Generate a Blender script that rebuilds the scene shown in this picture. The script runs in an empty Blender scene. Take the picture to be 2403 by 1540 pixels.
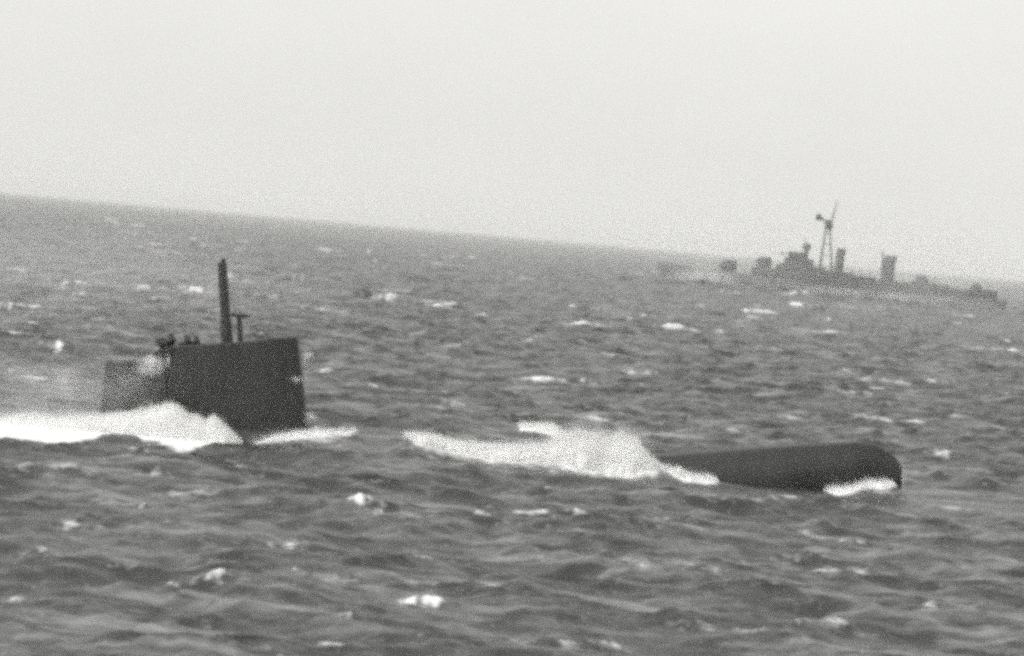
import bpy, bmesh, math, random
import numpy as np
from mathutils import Matrix, Vector, noise

random.seed(7)
rng = np.random.default_rng(11)
scene = bpy.context.scene
col = scene.collection

# ------------------------------------------------------------------ camera
CAM_H = 14.0
FPX = 7600.0                      # focal length in units of a 2403 px wide frame
ROLL = math.radians(4.95)
PITCH = math.atan(218 / FPX)
cam_data = bpy.data.cameras.new('camera')
cam = bpy.data.objects.new('camera', cam_data)
col.objects.link(cam)
cam_data.sensor_width = 36.0
cam_data.lens = FPX / 2403 * 36.0
cam_data.clip_start = 0.5
cam_data.clip_end = 60000
fwd = Vector((0, math.cos(PITCH), -math.sin(PITCH)))
upv = Vector((0, math.sin(PITCH), math.cos(PITCH)))
rgt = Vector((1, 0, 0))
c, s = math.cos(ROLL), math.sin(ROLL)
R_ = rgt * c + upv * s
U_ = rgt * -s + upv * c
M = Matrix.Identity(4)
for i in range(3):
    M[i][0], M[i][1], M[i][2] = R_[i], U_[i], -fwd[i]
M[2][3] = CAM_H
cam.matrix_world = M
scene.camera = cam

# ------------------------------------------------------------------ sky and sun (black-and-white stock: neutral light)
SUN_EL, SUN_AZ = math.radians(42), math.radians(-125)   # azimuth from +Y towards +X: from the left, behind the camera
world = bpy.data.worlds.new('World')
scene.world = world
world.use_nodes = True
wn, wl = world.node_tree.nodes, world.node_tree.links
wn.clear()
sky = wn.new('ShaderNodeTexSky')
sky.sky_type = 'NISHITA'
sky.sun_disc = False
sky.sun_elevation = SUN_EL
sky.sun_rotation = SUN_AZ
sky.altitude = 0
sky.air_density = 1.6
sky.dust_density = 7.0
sky.ozone_density = 1.0
bw = wn.new('ShaderNodeRGBToBW')
mixc = wn.new('ShaderNodeMix')
mixc.data_type = 'RGBA'
mixc.inputs[0].default_value = 0.6          # the overcast veil over the clear sky
mixc.inputs[7].default_value = (9.9, 9.85, 9.5, 1)
bg = wn.new('ShaderNodeBackground')
bg.inputs['Strength'].default_value = 0.10
wo = wn.new('ShaderNodeOutputWorld')
wl.new(sky.outputs[0], bw.inputs[0])
wl.new(bw.outputs[0], mixc.inputs[6])
# soft unevenness of the cloud sheet
wtc = wn.new('ShaderNodeTexCoord'); wmp = wn.new('ShaderNodeMapping'); wmp.inputs['Scale'].default_value = (1, 1, 2.2)
wns = wn.new('ShaderNodeTexNoise'); wns.inputs['Scale'].default_value = 9.0; wns.inputs['Detail'].default_value = 6; wns.inputs['Roughness'].default_value = 0.6
wmr = wn.new('ShaderNodeMapRange'); wmr.inputs[1].default_value = 0.3; wmr.inputs[2].default_value = 0.7; wmr.inputs[3].default_value = 0.98; wmr.inputs[4].default_value = 1.02
wmu = wn.new('ShaderNodeVectorMath'); wmu.operation = 'SCALE'
wl.new(wtc.outputs['Generated'], wmp.inputs[0]); wl.new(wmp.outputs[0], wns.inputs[0]); wl.new(wns.outputs[0], wmr.inputs[0])
wl.new(mixc.outputs[2], wmu.inputs[0]); wl.new(wmr.outputs[0], wmu.inputs['Scale'])
wl.new(wmu.outputs[0], bg.inputs['Color'])
wl.new(bg.outputs[0], wo.inputs[0])
sd = bpy.data.lights.new('sun', 'SUN')
sd.energy = 1.3
sd.angle = math.radians(14)
sd.color = (1.0, 0.99, 0.96)
sun = bpy.data.objects.new('sun', sd)
col.objects.link(sun)
sun_dir = Vector((math.sin(SUN_AZ) * math.cos(SUN_EL), math.cos(SUN_AZ) * math.cos(SUN_EL), math.sin(SUN_EL)))
sun.rotation_euler = sun_dir.to_track_quat('Z', 'Y').to_euler()
sun.location = sun_dir * 100
vs = scene.view_settings
vs.view_transform = 'Standard'
vs.look = 'None'
vs.exposure = 0.4
vs.gamma = 1.0
vs.use_curve_mapping = False
scene.cycles.filter_width = 4.2
cam_data.dof.use_dof = True
cam_data.dof.focus_distance = 200
cam_data.dof.aperture_fstop = 0.75
scene.cycles.volume_bounces = 4
scene.cycles.use_denoising = False        # keep the grain of a fast film
scene.cycles.use_adaptive_sampling = True
scene.cycles.adaptive_threshold = 0.12
scene.cycles.adaptive_min_samples = 24
scene.cycles.max_bounces = 6
scene.cycles.sample_clamp_indirect = 2.0

# ------------------------------------------------------------------ helpers
def at(px, py, Y):
    """the point at distance Y seen at (px, py) of a 2403x1540 frame"""
    d = fwd * FPX + R_ * (px - 1201.5) - U_ * (py - 770)
    k = Y / d.y
    return Vector((d.x * k, Y, CAM_H + d.z * k))

def on_sea(px, py, z=0.0):
    d = fwd * FPX + R_ * (px - 1201.5) - U_ * (py - 770)
    k = (z - CAM_H) / d.z
    return Vector((d.x * k, d.y * k, z))

def tag(o, label=None, cat=None, group=None, kind=None):
    if label: o['label'] = label
    if cat: o['category'] = cat
    if group: o['group'] = group
    if kind: o['kind'] = kind
    return o

def empty(name, loc, label, cat, group=None):
    o = bpy.data.objects.new(name, None)
    col.objects.link(o)
    o.location = loc
    o.empty_display_size = 0.5
    return tag(o, label, cat, group)

def link(name, mesh, mat, parent=None, smooth=True):
    o = bpy.data.objects.new(name, mesh)
    col.objects.link(o)
    if mat: mesh.materials.append(mat)
    if smooth:
        mesh.polygons.foreach_set('use_smooth', np.ones(len(mesh.polygons), dtype=bool))
    if parent is not None:
        o.parent = parent
        o.matrix_parent_inverse = Matrix.Translation(-Vector(parent.location)) if parent.parent is None else \
            Matrix.Identity(4)
    return o

def mesh_np(name, verts, faces):
    """verts Nx3, faces Mx3 or Mx4 arrays"""
    me = bpy.data.meshes.new(name)
    v = np.ascontiguousarray(verts, dtype=np.float32)
    f = np.ascontiguousarray(faces, dtype=np.int32)
    k = f.shape[1]
    me.vertices.add(len(v)); me.vertices.foreach_set('co', v.ravel())
    me.loops.add(f.size); me.loops.foreach_set('vertex_index', f.ravel())
    me.polygons.add(len(f))
    me.polygons.foreach_set('loop_start', np.arange(0, f.size, k, dtype=np.int32))
    me.update(calc_edges=True)
    return me

def loft(name, rings, closed_ring=True, cap=True):
    """rings: list of equally long point lists"""
    n = len(rings[0])
    verts = [tuple(p) for r in rings for p in r]
    faces = []
    for i in range(len(rings) - 1):
        for j in range(n if closed_ring else n - 1):
            a, b = i * n + j, i * n + (j + 1) % n
            faces.append((a, b, b + n, a + n))
    if cap and closed_ring:
        faces.append(tuple(range(n - 1, -1, -1)))
        faces.append(tuple(range((len(rings) - 1) * n, len(rings) * n)))
    me = bpy.data.meshes.new(name)
    me.from_pydata(verts, [], faces)
    bm = bmesh.new(); bm.from_mesh(me)
    bmesh.ops.recalc_face_normals(bm, faces=bm.faces)
    bm.to_mesh(me); bm.free()
    return me

class MB:
    """collects boxes, prisms and tubes for ONE part"""
    def __init__(self): self.bm = bmesh.new()
    def box(self, x0, x1, y0, y1, z0, z1, taper=0.0):
        t = taper
        co = [(x0, y0, z0), (x1, y0, z0), (x1, y1, z0), (x0, y1, z0),
              (x0 + t, y0 + t, z1), (x1 - t, y0 + t, z1), (x1 - t, y1 - t, z1), (x0 + t, y1 - t, z1)]
        v = [self.bm.verts.new(p) for p in co]
        for f in ((3, 2, 1, 0), (4, 5, 6, 7), (0, 1, 5, 4), (1, 2, 6, 5), (2, 3, 7, 6), (3, 0, 4, 7)):
            self.bm.faces.new([v[i] for i in f])
        return self
    def tube(self, p, q, r0, r1=None, n=12):
        p, q = Vector(p), Vector(q)
        r1 = r0 if r1 is None else r1
        d = (q - p).normalized()
        a = d.orthogonal().normalized(); b = d.cross(a)
        A = [self.bm.verts.new(p + (a * math.cos(t) + b * math.sin(t)) * r0) for t in [2 * math.pi * i / n for i in range(n)]]
        B = [self.bm.verts.new(q + (a * math.cos(t) + b * math.sin(t)) * r1) for t in [2 * math.pi * i / n for i in range(n)]]
        for i in range(n):
            self.bm.faces.new((A[i], A[(i + 1) % n], B[(i + 1) % n], B[i]))
        self.bm.faces.new(A[::-1]); self.bm.faces.new(B)
        return self
    def prism(self, pts, y0, y1):
        """pts: (x, z) outline, extruded along y"""
        A = [self.bm.verts.new((x, y0, z)) for x, z in pts]
        B = [self.bm.verts.new((x, y1, z)) for x, z in pts]
        n = len(pts)
        for i in range(n):
            self.bm.faces.new((A[i], A[(i + 1) % n], B[(i + 1) % n], B[i]))
        self.bm.faces.new(A[::-1]); self.bm.faces.new(B)
        return self
    def oval(self, rings, n=20):
        """rings: (cx, cy, z, rx, ry) stacked upwards"""
        R = []
        for cx, cy, z, rx, ry in rings:
            R.append([self.bm.verts.new((cx + rx * math.cos(2 * math.pi * i / n), cy + ry * math.sin(2 * math.pi * i / n), z)) for i in range(n)])
        for a, b in zip(R, R[1:]):
            for i in range(n):
                self.bm.faces.new((a[i], a[(i + 1) % n], b[(i + 1) % n], b[i]))
        self.bm.faces.new(R[0][::-1]); self.bm.faces.new(R[-1])
        return self
    def build(self, name, mat, parent=None, smooth=False, bevel=0.0):
        bm = self.bm
        bmesh.ops.recalc_face_normals(bm, faces=bm.faces)
        if bevel:
            bmesh.ops.bevel(bm, geom=[e for e in bm.edges if e.calc_face_angle(0) > 0.6], offset=bevel, segments=2, affect='EDGES', clamp_overlap=True)
        me = bpy.data.meshes.new(name); bm.to_mesh(me); bm.free()
        return link(name, me, mat, parent, smooth)

def interp(x, pts):
    xs, ys = zip(*pts)
    return float(np.interp(x, xs, ys))

def sstep(a, b, x):
    t = np.clip((x - a) / (b - a), 0, 1)
    return t * t * (3 - 2 * t)

# ------------------------------------------------------------------ materials
def new_mat(name):
    m = bpy.data.materials.new(name); m.use_nodes = True
    nt = m.node_tree
    return m, nt.nodes, nt.links, nt.nodes['Principled BSDF']

def paint(name, val, rough=0.55, var=0.25, scale=0.8, streak=True):
    """weathered grey paint: rain streaks, salt, mottling"""
    m, N, L, P = new_mat(name)
    tc = N.new('ShaderNodeTexCoord')
    mp = N.new('ShaderNodeMapping')
    mp.inputs['Scale'].default_value = (1, 1, 0.18) if streak else (1, 1, 1)
    n1 = N.new('ShaderNodeTexNoise'); n1.inputs['Scale'].default_value = scale * 2.2; n1.inputs['Detail'].default_value = 8
    n2 = N.new('ShaderNodeTexNoise'); n2.inputs['Scale'].default_value = scale * 0.5; n2.inputs['Detail'].default_value = 6
    L.new(tc.outputs['Object'], mp.inputs[0]); L.new(mp.outputs[0], n1.inputs[0]); L.new(tc.outputs['Object'], n2.inputs[0])
    ad = N.new('ShaderNodeMath'); ad.operation = 'ADD'
    L.new(n1.outputs[0], ad.inputs[0]); L.new(n2.outputs[0], ad.inputs[1])
    mr = N.new('ShaderNodeMapRange')
    mr.inputs[1].default_value = 0.6; mr.inputs[2].default_value = 1.4
    mr.inputs[3].default_value = val * (1 - var); mr.inputs[4].default_value = val * (1 + var)
    L.new(ad.outputs[0], mr.inputs[0]); L.new(mr.outputs[0], P.inputs['Base Color'])
    P.inputs['Roughness'].default_value = rough
    bp = N.new('ShaderNodeBump'); bp.inputs['Strength'].default_value = 0.25; bp.inputs['Distance'].default_value = 0.03
    L.new(n1.outputs[0], bp.inputs['Height']); L.new(bp.outputs[0], P.inputs['Normal'])
    return m

M_sub = paint('submarine_paint', 0.020, 0.55, 0.55)
M_sub2 = paint('mast_metal', 0.022, 0.5, 0.3, 2.0)
M_coat = paint('oilskin_coat', 0.025, 0.7, 0.3, 6.0, False)
M_skin = paint('skin', 0.25, 0.6, 0.1, 8.0, False)
M_hull = paint('ship_hull_grey', 0.22, 0.7, 0.25, 0.2)
M_ship = paint('ship_grey', 0.09, 0.7, 0.25, 0.25)
M_ship2 = paint('ship_dark_grey', 0.06, 0.7, 0.25, 0.3)

def foam_material(name):
    m, N, L, P = new_mat(name)
    tc = N.new('ShaderNodeTexCoord')
    n1 = N.new('ShaderNodeTexNoise'); n1.inputs['Scale'].default_value = 5.0; n1.inputs['Detail'].default_value = 10; n1.inputs['Roughness'].default_value = 0.7
    L.new(tc.outputs['Object'], n1.inputs[0])
    mr = N.new('ShaderNodeMapRange'); mr.inputs[3].default_value = 0.72; mr.inputs[4].default_value = 0.95
    L.new(n1.outputs[0], mr.inputs[0]); L.new(mr.outputs[0], P.inputs['Base Color'])
    P.inputs['Roughness'].default_value = 0.9
    P.inputs['Specular IOR Level'].default_value = 0.1
    P.inputs['Subsurface Weight'].default_value = 0.35
    P.inputs['Subsurface Radius'].default_value = (0.3, 0.3, 0.3)
    P.inputs['Subsurface Scale'].default_value = 0.4
    bp = N.new('ShaderNodeBump'); bp.inputs['Strength'].default_value = 0.5; bp.inputs['Distance'].default_value = 0.1
    L.new(n1.outputs[0], bp.inputs['Height']); L.new(bp.outputs[0], P.inputs['Normal'])
    return m
M_foam = foam_material('white_water')

def drop_material():
    m, N, L, P = new_mat('spray_drops')
    P.inputs['Base Color'].default_value = (0.9, 0.9, 0.9, 1)
    P.inputs['Roughness'].default_value = 0.8
    tr = N.new('ShaderNodeBsdfTranslucent'); tr.inputs[0].default_value = (0.9, 0.9, 0.9, 1)
    mx = N.new('ShaderNodeMixShader'); mx.inputs[0].default_value = 0.4
    L.new(P.outputs[0], mx.inputs[1]); L.new(tr.outputs[0], mx.inputs[2])
    L.new(mx.outputs[0], N['Material Output'].inputs[0])
    return m
M_drop = drop_material()

def sea_material():
    m, N, L, P = new_mat('sea_water')
    geo = N.new('ShaderNodeNewGeometry')
    at_ = N.new('ShaderNodeAttribute'); at_.attribute_name = 'foam'
    P.inputs['Base Color'].default_value = (0.032, 0.032, 0.032, 1)
    P.inputs['Roughness'].default_value = 0.36
    P.inputs['IOR'].default_value = 1.333
    mp = N.new('ShaderNodeMapping'); mp.inputs['Scale'].default_value = (0.75, 1.0, 1.0)
    L.new(geo.outputs['Position'], mp.inputs[0])
    nA = N.new('ShaderNodeTexNoise'); nA.inputs['Scale'].default_value = 2.0; nA.inputs['Detail'].default_value = 7; nA.inputs['Roughness'].default_value = 0.6
    L.new(mp.outputs[0], nA.inputs[0])
    bp = N.new('ShaderNodeBump'); bp.inputs['Strength'].default_value = 0.6; bp.inputs['Distance'].default_value = 0.22
    L.new(nA.outputs[0], bp.inputs['Height']); L.new(bp.outputs[0], P.inputs['Normal'])
    # foam: attribute broken up by noise
    nF = N.new('ShaderNodeTexNoise'); nF.inputs['Scale'].default_value = 1.7; nF.inputs['Detail'].default_value = 9; nF.inputs['Roughness'].default_value = 0.68
    L.new(mp.outputs[0], nF.inputs[0])
    m1 = N.new('ShaderNodeMath'); m1.operation = 'MULTIPLY_ADD'; m1.inputs[1].default_value = 1.7; m1.inputs[2].default_value = -0.85
    L.new(nF.outputs[0], m1.inputs[0])
    m2 = N.new('ShaderNodeMath'); m2.operation = 'ADD'
    L.new(at_.outputs['Fac'], m2.inputs[0]); L.new(m1.outputs[0], m2.inputs[1])
    mr = N.new('ShaderNodeMapRange'); mr.interpolation_type = 'SMOOTHSTEP'
    mr.inputs[1].default_value = 0.06; mr.inputs[2].default_value = 0.88; mr.inputs[3].default_value = 0; mr.inputs[4].default_value = 0.92
    L.new(m2.outputs[0], mr.inputs[0])
    mp2 = N.new('ShaderNodeMapping'); mp2.inputs['Scale'].default_value = (0.10, 0.42, 0.3); mp2.inputs['Rotation'].default_value = (0, 0, 0.12)
    L.new(geo.outputs['Position'], mp2.inputs[0])
    nS = N.new('ShaderNodeTexNoise'); nS.inputs['Scale'].default_value = 1.0; nS.inputs['Detail'].default_value = 8; nS.inputs['Roughness'].default_value = 0.72
    L.new(mp2.outputs[0], nS.inputs[0])
    ms = N.new('ShaderNodeMapRange'); ms.interpolation_type = 'SMOOTHSTEP'
    ms.inputs[1].default_value = 0.46; ms.inputs[2].default_value = 0.72; ms.inputs[3].default_value = 0; ms.inputs[4].default_value = 0.28
    L.new(nS.outputs[0], ms.inputs[0])
    mm = N.new('ShaderNodeMath'); mm.operation = 'MAXIMUM'
    L.new(mr.outputs[0], mm.inputs[0]); L.new(ms.outputs[0], mm.inputs[1])
    F = N.new('ShaderNodeBsdfPrincipled')
    F.inputs['Base Color'].default_value = (0.85, 0.85, 0.85, 1); F.inputs['Roughness'].default_value = 0.9
    F.inputs['Specular IOR Level'].default_value = 0.1
    L.new(bp.outputs[0], F.inputs['Normal'])
    mx = N.new('ShaderNodeMixShader')
    L.new(mm.outputs[0], mx.inputs[0]); L.new(P.outputs[0], mx.inputs[1]); L.new(F.outputs[0], mx.inputs[2])
    L.new(mx.outputs[0], N['Material Output'].inputs[0])
    return m
M_sea = sea_material()

# ------------------------------------------------------------------ outlines of the white water round the submarine
def z4(zx, zy, Y): return at((zx * .43695) * .82834, (1100 + zy * .43695) * .82834, Y)
def z3(zx, zy, Y): return at((1100 + zx * .64503) * .82834, (1150 + zy * .64503) * .82834, Y)
def line(f, pts, Y): return [(f(a_, b_, Y).x, f(a_, b_, Y).z) for a_, b_ in pts]
YA, YB = 196.6, 196.2
A_top = line(z4, [(-300, 225), (-100, 205), (0, 200), (110, 180), (230, 168), (350, 190), (640, 178), (860, 155), (1000, 128), (1125, 102), (1170, 125), (1205, 158), (1240, 182), (1285, 176), (1340, 212), (1392, 182), (1440, 218), (1510, 285), (1566, 348)], YA)
A_bot = line(z4, [(-300, 345), (0, 342), (150, 350), (270, 358), (450, 335), (600, 325), (750, 312), (850, 318), (900, 352), (1050, 372), (1230, 405), (1400, 378), (1566, 352)], YA)
C_top = line(z4, [(1620, 358), (1700, 340), (1780, 308), (1860, 294), (1990, 286), (2060, 272), (2120, 278), (2200, 281), (2320, 284)], 197.2)
C_bot = line(z4, [(1620, 362), (1760, 335), (1900, 312), (2050, 300), (2180, 292), (2320, 286)], 197.2)
B_top = line(z3, [(80, 122), (200, 138), (330, 168), (470, 178), (600, 180), (700, 168), (780, 140), (850, 124), (900, 126), (960, 152), (1030, 128), (1100, 152), (1130, 195), (1165, 238), (1210, 264)], YB)
B_bot = line(z3, [(80, 136), (250, 182), (350, 206), (450, 232), (600, 236), (740, 246), (820, 285), (900, 298), (980, 292), (1060, 305), (1150, 285), (1210, 275)], YB)
D_top = line(z3, [(575, 82), (650, 82), (735, 80), (765, 106), (800, 136)], 199.0)
D_bot = line(z3, [(575, 88), (650, 94), (700, 104), (740, 130), (800, 165)], 199.0)
E_top = line(z3, [(1150, 238), (1230, 270), (1290, 275), (1340, 303), (1380, 306), (1410, 304), (1460, 324)], 196.4)
E_bot = line(z3, [(1150, 262), (1250, 305), (1300, 325), (1340, 322), (1390, 332), (1430, 334), (1460, 332)], 196.4)
F_top = line(z3, [(1920, 376), (1975, 358), (2010, 362), (2060, 358), (2110, 337), (2170, 333), (2208, 338), (2232, 347)], 197.3)
F_bot = line(z3, [(1920, 384), (1985, 385), (2030, 372), (2090, 352), (2150, 352), (2232, 352)], 197.3)
WASHES = [
 ('sail_wash', A_top, A_bot, 195.0, 198.4, 'thick white wash heaped along the foot of the submarine sail', .22, 3.1, 460, 36),
 ('forward_wash', C_top, C_bot, 196.9, 198.2, 'thin white wash trailing forward of the submarine sail', .10, 9.0, 180, 18),
 ('foredeck_wash', B_top, B_bot, 194.9, 197.6, 'white water breaking across the low deck behind the submarine bow', .26, 17.0, 400, 36),
 ('curling_crest', D_top, D_bot, 198.3, 199.7, 'curling white crest rising on the far side of the foredeck wash', .08, 23.0, 90, 14),
 ('side_wash', E_top, E_bot, 195.9, 197.0, 'ragged white water sliding down the side of the submarine bow', .08, 31.0, 140, 14),
 ('stem_wash', F_top, F_bot, 197.2, 198.4, 'short white wave curling under the tip of the submarine bow', .07, 41.0, 140, 14)]

# ------------------------------------------------------------------ the sea
def ocean_tile(N, Lm, lam_p, lam_min, lam_max, std, wind, spread, seed, lam_chop):
    """random wind sea on a periodic tile: height, horizontal shift, folding"""
    r = np.random.default_rng(seed)
    k1 = 2 * np.pi * np.fft.fftfreq(N, Lm / N)
    kx, ky = np.meshgrid(k1, k1, indexing='ij')
    k = np.hypot(kx, ky); k[0, 0] = 1e-6
    kp = 2 * np.pi / lam_p
    w = np.array([math.sin(wind), math.cos(wind)])
    cosd = (kx * w[0] + ky * w[1]) / k
    S = k ** -4.0 * np.exp(-1.25 * (kp / k) ** 2) * (0.12 + np.abs(cosd) ** spread)
    S[(k > 2 * np.pi / lam_min) | (k < 2 * np.pi / lam_max)] = 0
    S[0, 0] = 0
    H = np.sqrt(S) * (r.normal(size=(N, N)) + 1j * r.normal(size=(N, N)))
    h = np.fft.ifft2(H)
    sc = std / h.real.std()
    H = H * sc
    f = lambda A: np.fft.ifft2(A).real
    h = f(H)
    dx = f(-1j * kx / k * H) * -lam_chop; dy = f(-1j * ky / k * H) * -lam_chop
    jxx = f(kx * kx / k * H); jyy = f(ky * ky / k * H); jxy = f(kx * ky / k * H)
    J = (1 - lam_chop * jxx) * (1 - lam_chop * jyy) - (lam_chop * jxy) ** 2
    return dict(N=N, L=Lm, h=h, dx=dx, dy=dy, J=J)

def sample(T, key, x, y, rot=0.0):
    cr, sr = math.cos(rot), math.sin(rot)
    u = (x * cr + y * sr) / T['L'] * T['N']; v = (-x * sr + y * cr) / T['L'] * T['N']
    i0 = np.floor(u).astype(np.int64); j0 = np.floor(v).astype(np.int64)
    a = u - i0; b = v - j0
    N = T['N']; i0 %= N; j0 %= N; i1 = (i0 + 1) % N; j1 = (j0 + 1) % N
    A = T[key]
    return A[i0, j0] * (1 - a) * (1 - b) + A[i1, j0] * a * (1 - b) + A[i0, j1] * (1 - a) * b + A[i1, j1] * a * b

WIND = math.radians(12)
T1 = ocean_tile(512, 233.0, 17.0, 1.0, 60.0, 0.29, WIND, 2.0, 3, 1.3)
T2 = ocean_tile(512, 97.0, 5.0, 0.45, 7.0, 0.095, WIND + 0.3, 1.2, 5, 0.8)

# white caps seen in the photograph: (x, y of the middle, width, height, strength), each set on the water where it stands
CAPS = [(1878, 690, 90, 14, .9), (1880, 713, 75, 14, .7), (1765, 727, 120, 16, .95), (1590, 763, 110, 34, .8), (1690, 775, 40, 14, .5),
 (1380, 757, 140, 24, .6), (1350, 720, 50, 16, .5), (1255, 795, 60, 26, .55), (1000, 703, 120, 18, .75), (1035, 719, 70, 14, .8),
 (905, 697, 60, 18, .6), (690, 715, 60, 12, .4), (465, 681, 76, 15, .75), (425, 673, 40, 12, .6), (340, 675, 80, 20, .45),
 (170, 665, 70, 28, .5), (60, 632, 120, 10, .5), (205, 635, 80, 8, .4), (15, 715, 44, 20, .6), (880, 877, 120, 13, .75),
 (870, 775, 90, 10, .5), (790, 780, 25, 14, .5), (1275, 889, 100, 18, .95), (1385, 898, 60, 10, .4), (1510, 908, 20, 10, .4),
 (1110, 807, 110, 14, .35), (1640, 815, 40, 15, .4), (1945, 750, 40, 22, .45), (2270, 714, 120, 13, .85), (2372, 800, 50, 18, .6),
 (2060, 800, 40, 12, .35), (2250, 757, 60, 12, .4), (570, 565, 30, 12, .6), (770, 590, 10, 8, .9), (865, 590, 12, 8, .95),
 (700, 652, 40, 22, .4), (722, 680, 30, 18, .4), (1130, 735, 40, 18, .5), (1190, 640, 40, 12, .35), (870, 633, 30, 10, .35),
 (100, 888, 130, 12, .55), (838, 1190, 96, 24, .95), (878, 1206, 30, 22, .5), (1235, 1195, 180, 15, .6), (1340, 1207, 80, 14, .5),
 (1000, 1400, 90, 22, .95), (806, 1437, 40, 24, .6), (490, 1365, 120, 20, .55), (385, 1367, 40, 14, .4), (42, 1416, 70, 15, .5),
 (575, 1163, 30, 13, .5), (695, 1335, 30, 12, .45), (1180, 1375, 130, 14, .5), (1450, 1490, 120, 13, .6), (1850, 1375, 150, 12, .35),
 (738, 1044, 90, 18, .75), (70, 1503, 150, 18, .45), (300, 1180, 90, 16, .4), (335, 1066, 60, 14, .45), (160, 1215, 120, 14, .35),
 (2190, 1063, 60, 8, .45), (1800, 1060, 40, 6, .3), (2290, 1330, 80, 12, .35), (1560, 1215, 120, 14, .35), (640, 770, 70, 10, .35),
 (90, 740, 90, 12, .4), (230, 742, 60, 14, .35), (520, 727, 60, 10, .35), (1480, 750, 60, 10, .4), (1900, 640, 30, 8, .2), (300, 500, 50, 8, .3),
 (2010, 1255, 40, 20, .35), (2180, 1420, 90, 10, .35), (1300, 1300, 110, 12, .3), (700, 1270, 130, 14, .35), (120, 1310, 140, 14, .35)]

for _ in range(190):                     # lesser breakers out to the horizon
    px = rng.uniform(-250, 2650); v_ = rng.beta(1.2, 2.0)
    py = 447 + px * .0866 + 18 + v_ * 480
    if rng.random() < .4 * (px / 2403): continue
    CAPS.append((px, py, rng.uniform(60, 230) * (.4 + .8 * v_) + 16, rng.uniform(4, 9) * (.7 + .5 * v_), rng.uniform(.25, .62)))
for _ in range(60):                      # drawn-out foam streaks close by
    px = rng.uniform(-250, 2650); py = rng.uniform(1090, 1640)
    CAPS.append((px, py, rng.uniform(120, 320), rng.uniform(3, 6), rng.uniform(.2, .42)))
# rings of the sea sheet: fine near the submarine, coarser towards the horizon
def rows(a, b, k):
    n = max(2, int(math.log(b / a) / k))
    return list(np.geomspace(a, b, n, endpoint=False))
RAD = np.array(rows(3, 85, 0.04) + rows(85, 600, 0.0026) + rows(600, 2500, 0.0036) + rows(2500, 24000, 0.022) + [24000.0])
ang = np.concatenate([np.linspace(-180, -14, 40, endpoint=False), np.linspace(-14, -10.6, 14, endpoint=False),
                      np.linspace(-10.6, 10.6, 690), np.linspace(10.6, 14, 14)[1:], np.linspace(14, 180, 40)[1:-1]])
ANG = np.radians(ang)
rr, aa = np.meshgrid(RAD, ANG, indexing='ij')
X0 = rr * np.sin(aa); Y0 = rr * np.cos(aa)
HULL_Y = 200.0
dx_h = np.maximum(np.maximum(-67 - X0, X0 - 24.5), 0)
d_hull = np.hypot(dx_h, Y0 - HULL_Y)
calm = (0.22 + 0.78 * sstep(4.0, 16.0, d_hull)) * (0.86 + 0.14 * sstep(170, 320, rr))
far = 1 - 0.35 * sstep(1500, 6000, rr)
z = np.zeros_like(rr); sx = np.zeros_like(rr); sy = np.zeros_like(rr)
amp = calm * far
gust = 0.75 + 0.5 * sample(T1, 'h', X0 * 0.11 + 31, Y0 * 0.11) / 0.54 * 0.5 + 0.25
for T, rot, wgt in ((T1, 0.0, 1.0), (T2, 0.35, 1.0)):
    z += sample(T, 'h', X0, Y0, rot) * amp * wgt
    cx_, cy_ = sample(T, 'dx', X0, Y0, rot), sample(T, 'dy', X0, Y0, rot)
    cr, sr = math.cos(rot), math.sin(rot)
    near = amp * (1 - sstep(700, 1500, rr))
    sx += (cx_ * cr - cy_ * sr) * near; sy += (cx_ * sr + cy_ * cr) * near
J = sample(T1, 'J', X0, Y0)
foam = np.clip((0.40 - J) * 1.1, 0, 0.55) * calm
foam += np.clip((sample(T1, 'h', X0 + 57, Y0 + 91) - 0.55) * 0.6, 0, 0.25) * 0.5
# the swell that covers the low foredeck between sail and bow, and the hollow before the sail
def bump(xc, yc, lx, ly, h):
    return h * np.exp(-((X0 - xc) / lx) ** 2 - ((Y0 - yc) / ly) ** 2)
def plateau(xa, xb, e, yc, ly, h):
    return h * sstep(xa - e, xa + e, X0) * (1 - sstep(xb - e, xb + e, X0)) * np.exp(-((Y0 - yc) / ly) ** 2)
z += plateau(-10.5, 6.2, 1.8, 197.9, 3.0, 1.0)
z += plateau(-10.5, 6.8, 1.8, 201.5, 2.5, 0.9)
z += bump(4, 186, 10, 3.0, 0.3)
def rag(x, k, ph):
    return np.sin(x * k + ph) * .5 + np.sin(x * k * 2.3 + ph * 2) * .3 + np.sin(x * k * 5.1 + ph * 3) * .2
for nm, tp_, bt_, yf, yb, *_ in WASHES:
    if nm == 'curling_crest': continue
    xa, xb = bt_[0][0], bt_[-1][0]
    zb_ = np.interp(X0, *zip(*bt_))
    ex = sstep(xa - 1.6, xa + .3, X0) * (1 - sstep(xb - .3, xb + 1.6, X0))
    yfr = yf + rag(X0, 1.3, yf) * .3
    g = np.where(Y0 < yfr + .25, np.exp(-((Y0 - yfr - .25) / 2.6) ** 2), np.where(Y0 > yb, np.exp(-((Y0 - yb) / 2.0) ** 2), 1.0)) * ex
    z = np.where(g > .02, np.maximum(z, (zb_ - .04) * g + z * .5 * (1 - g)), z)
    ex2 = sstep(xa - .2, xa + .8, X0) * (1 - sstep(xb - .8, xb + .2, X0))
    foam = np.maximum(foam, np.where((Y0 > yf - 4) & (Y0 < yb + 2), .95 * ex2 * np.exp(-(np.maximum(0, yfr + .5 - Y0) / 1.7) ** 1.3) * np.exp(-(np.maximum(0, Y0 - yb) / .5) ** 2), 0))
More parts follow.
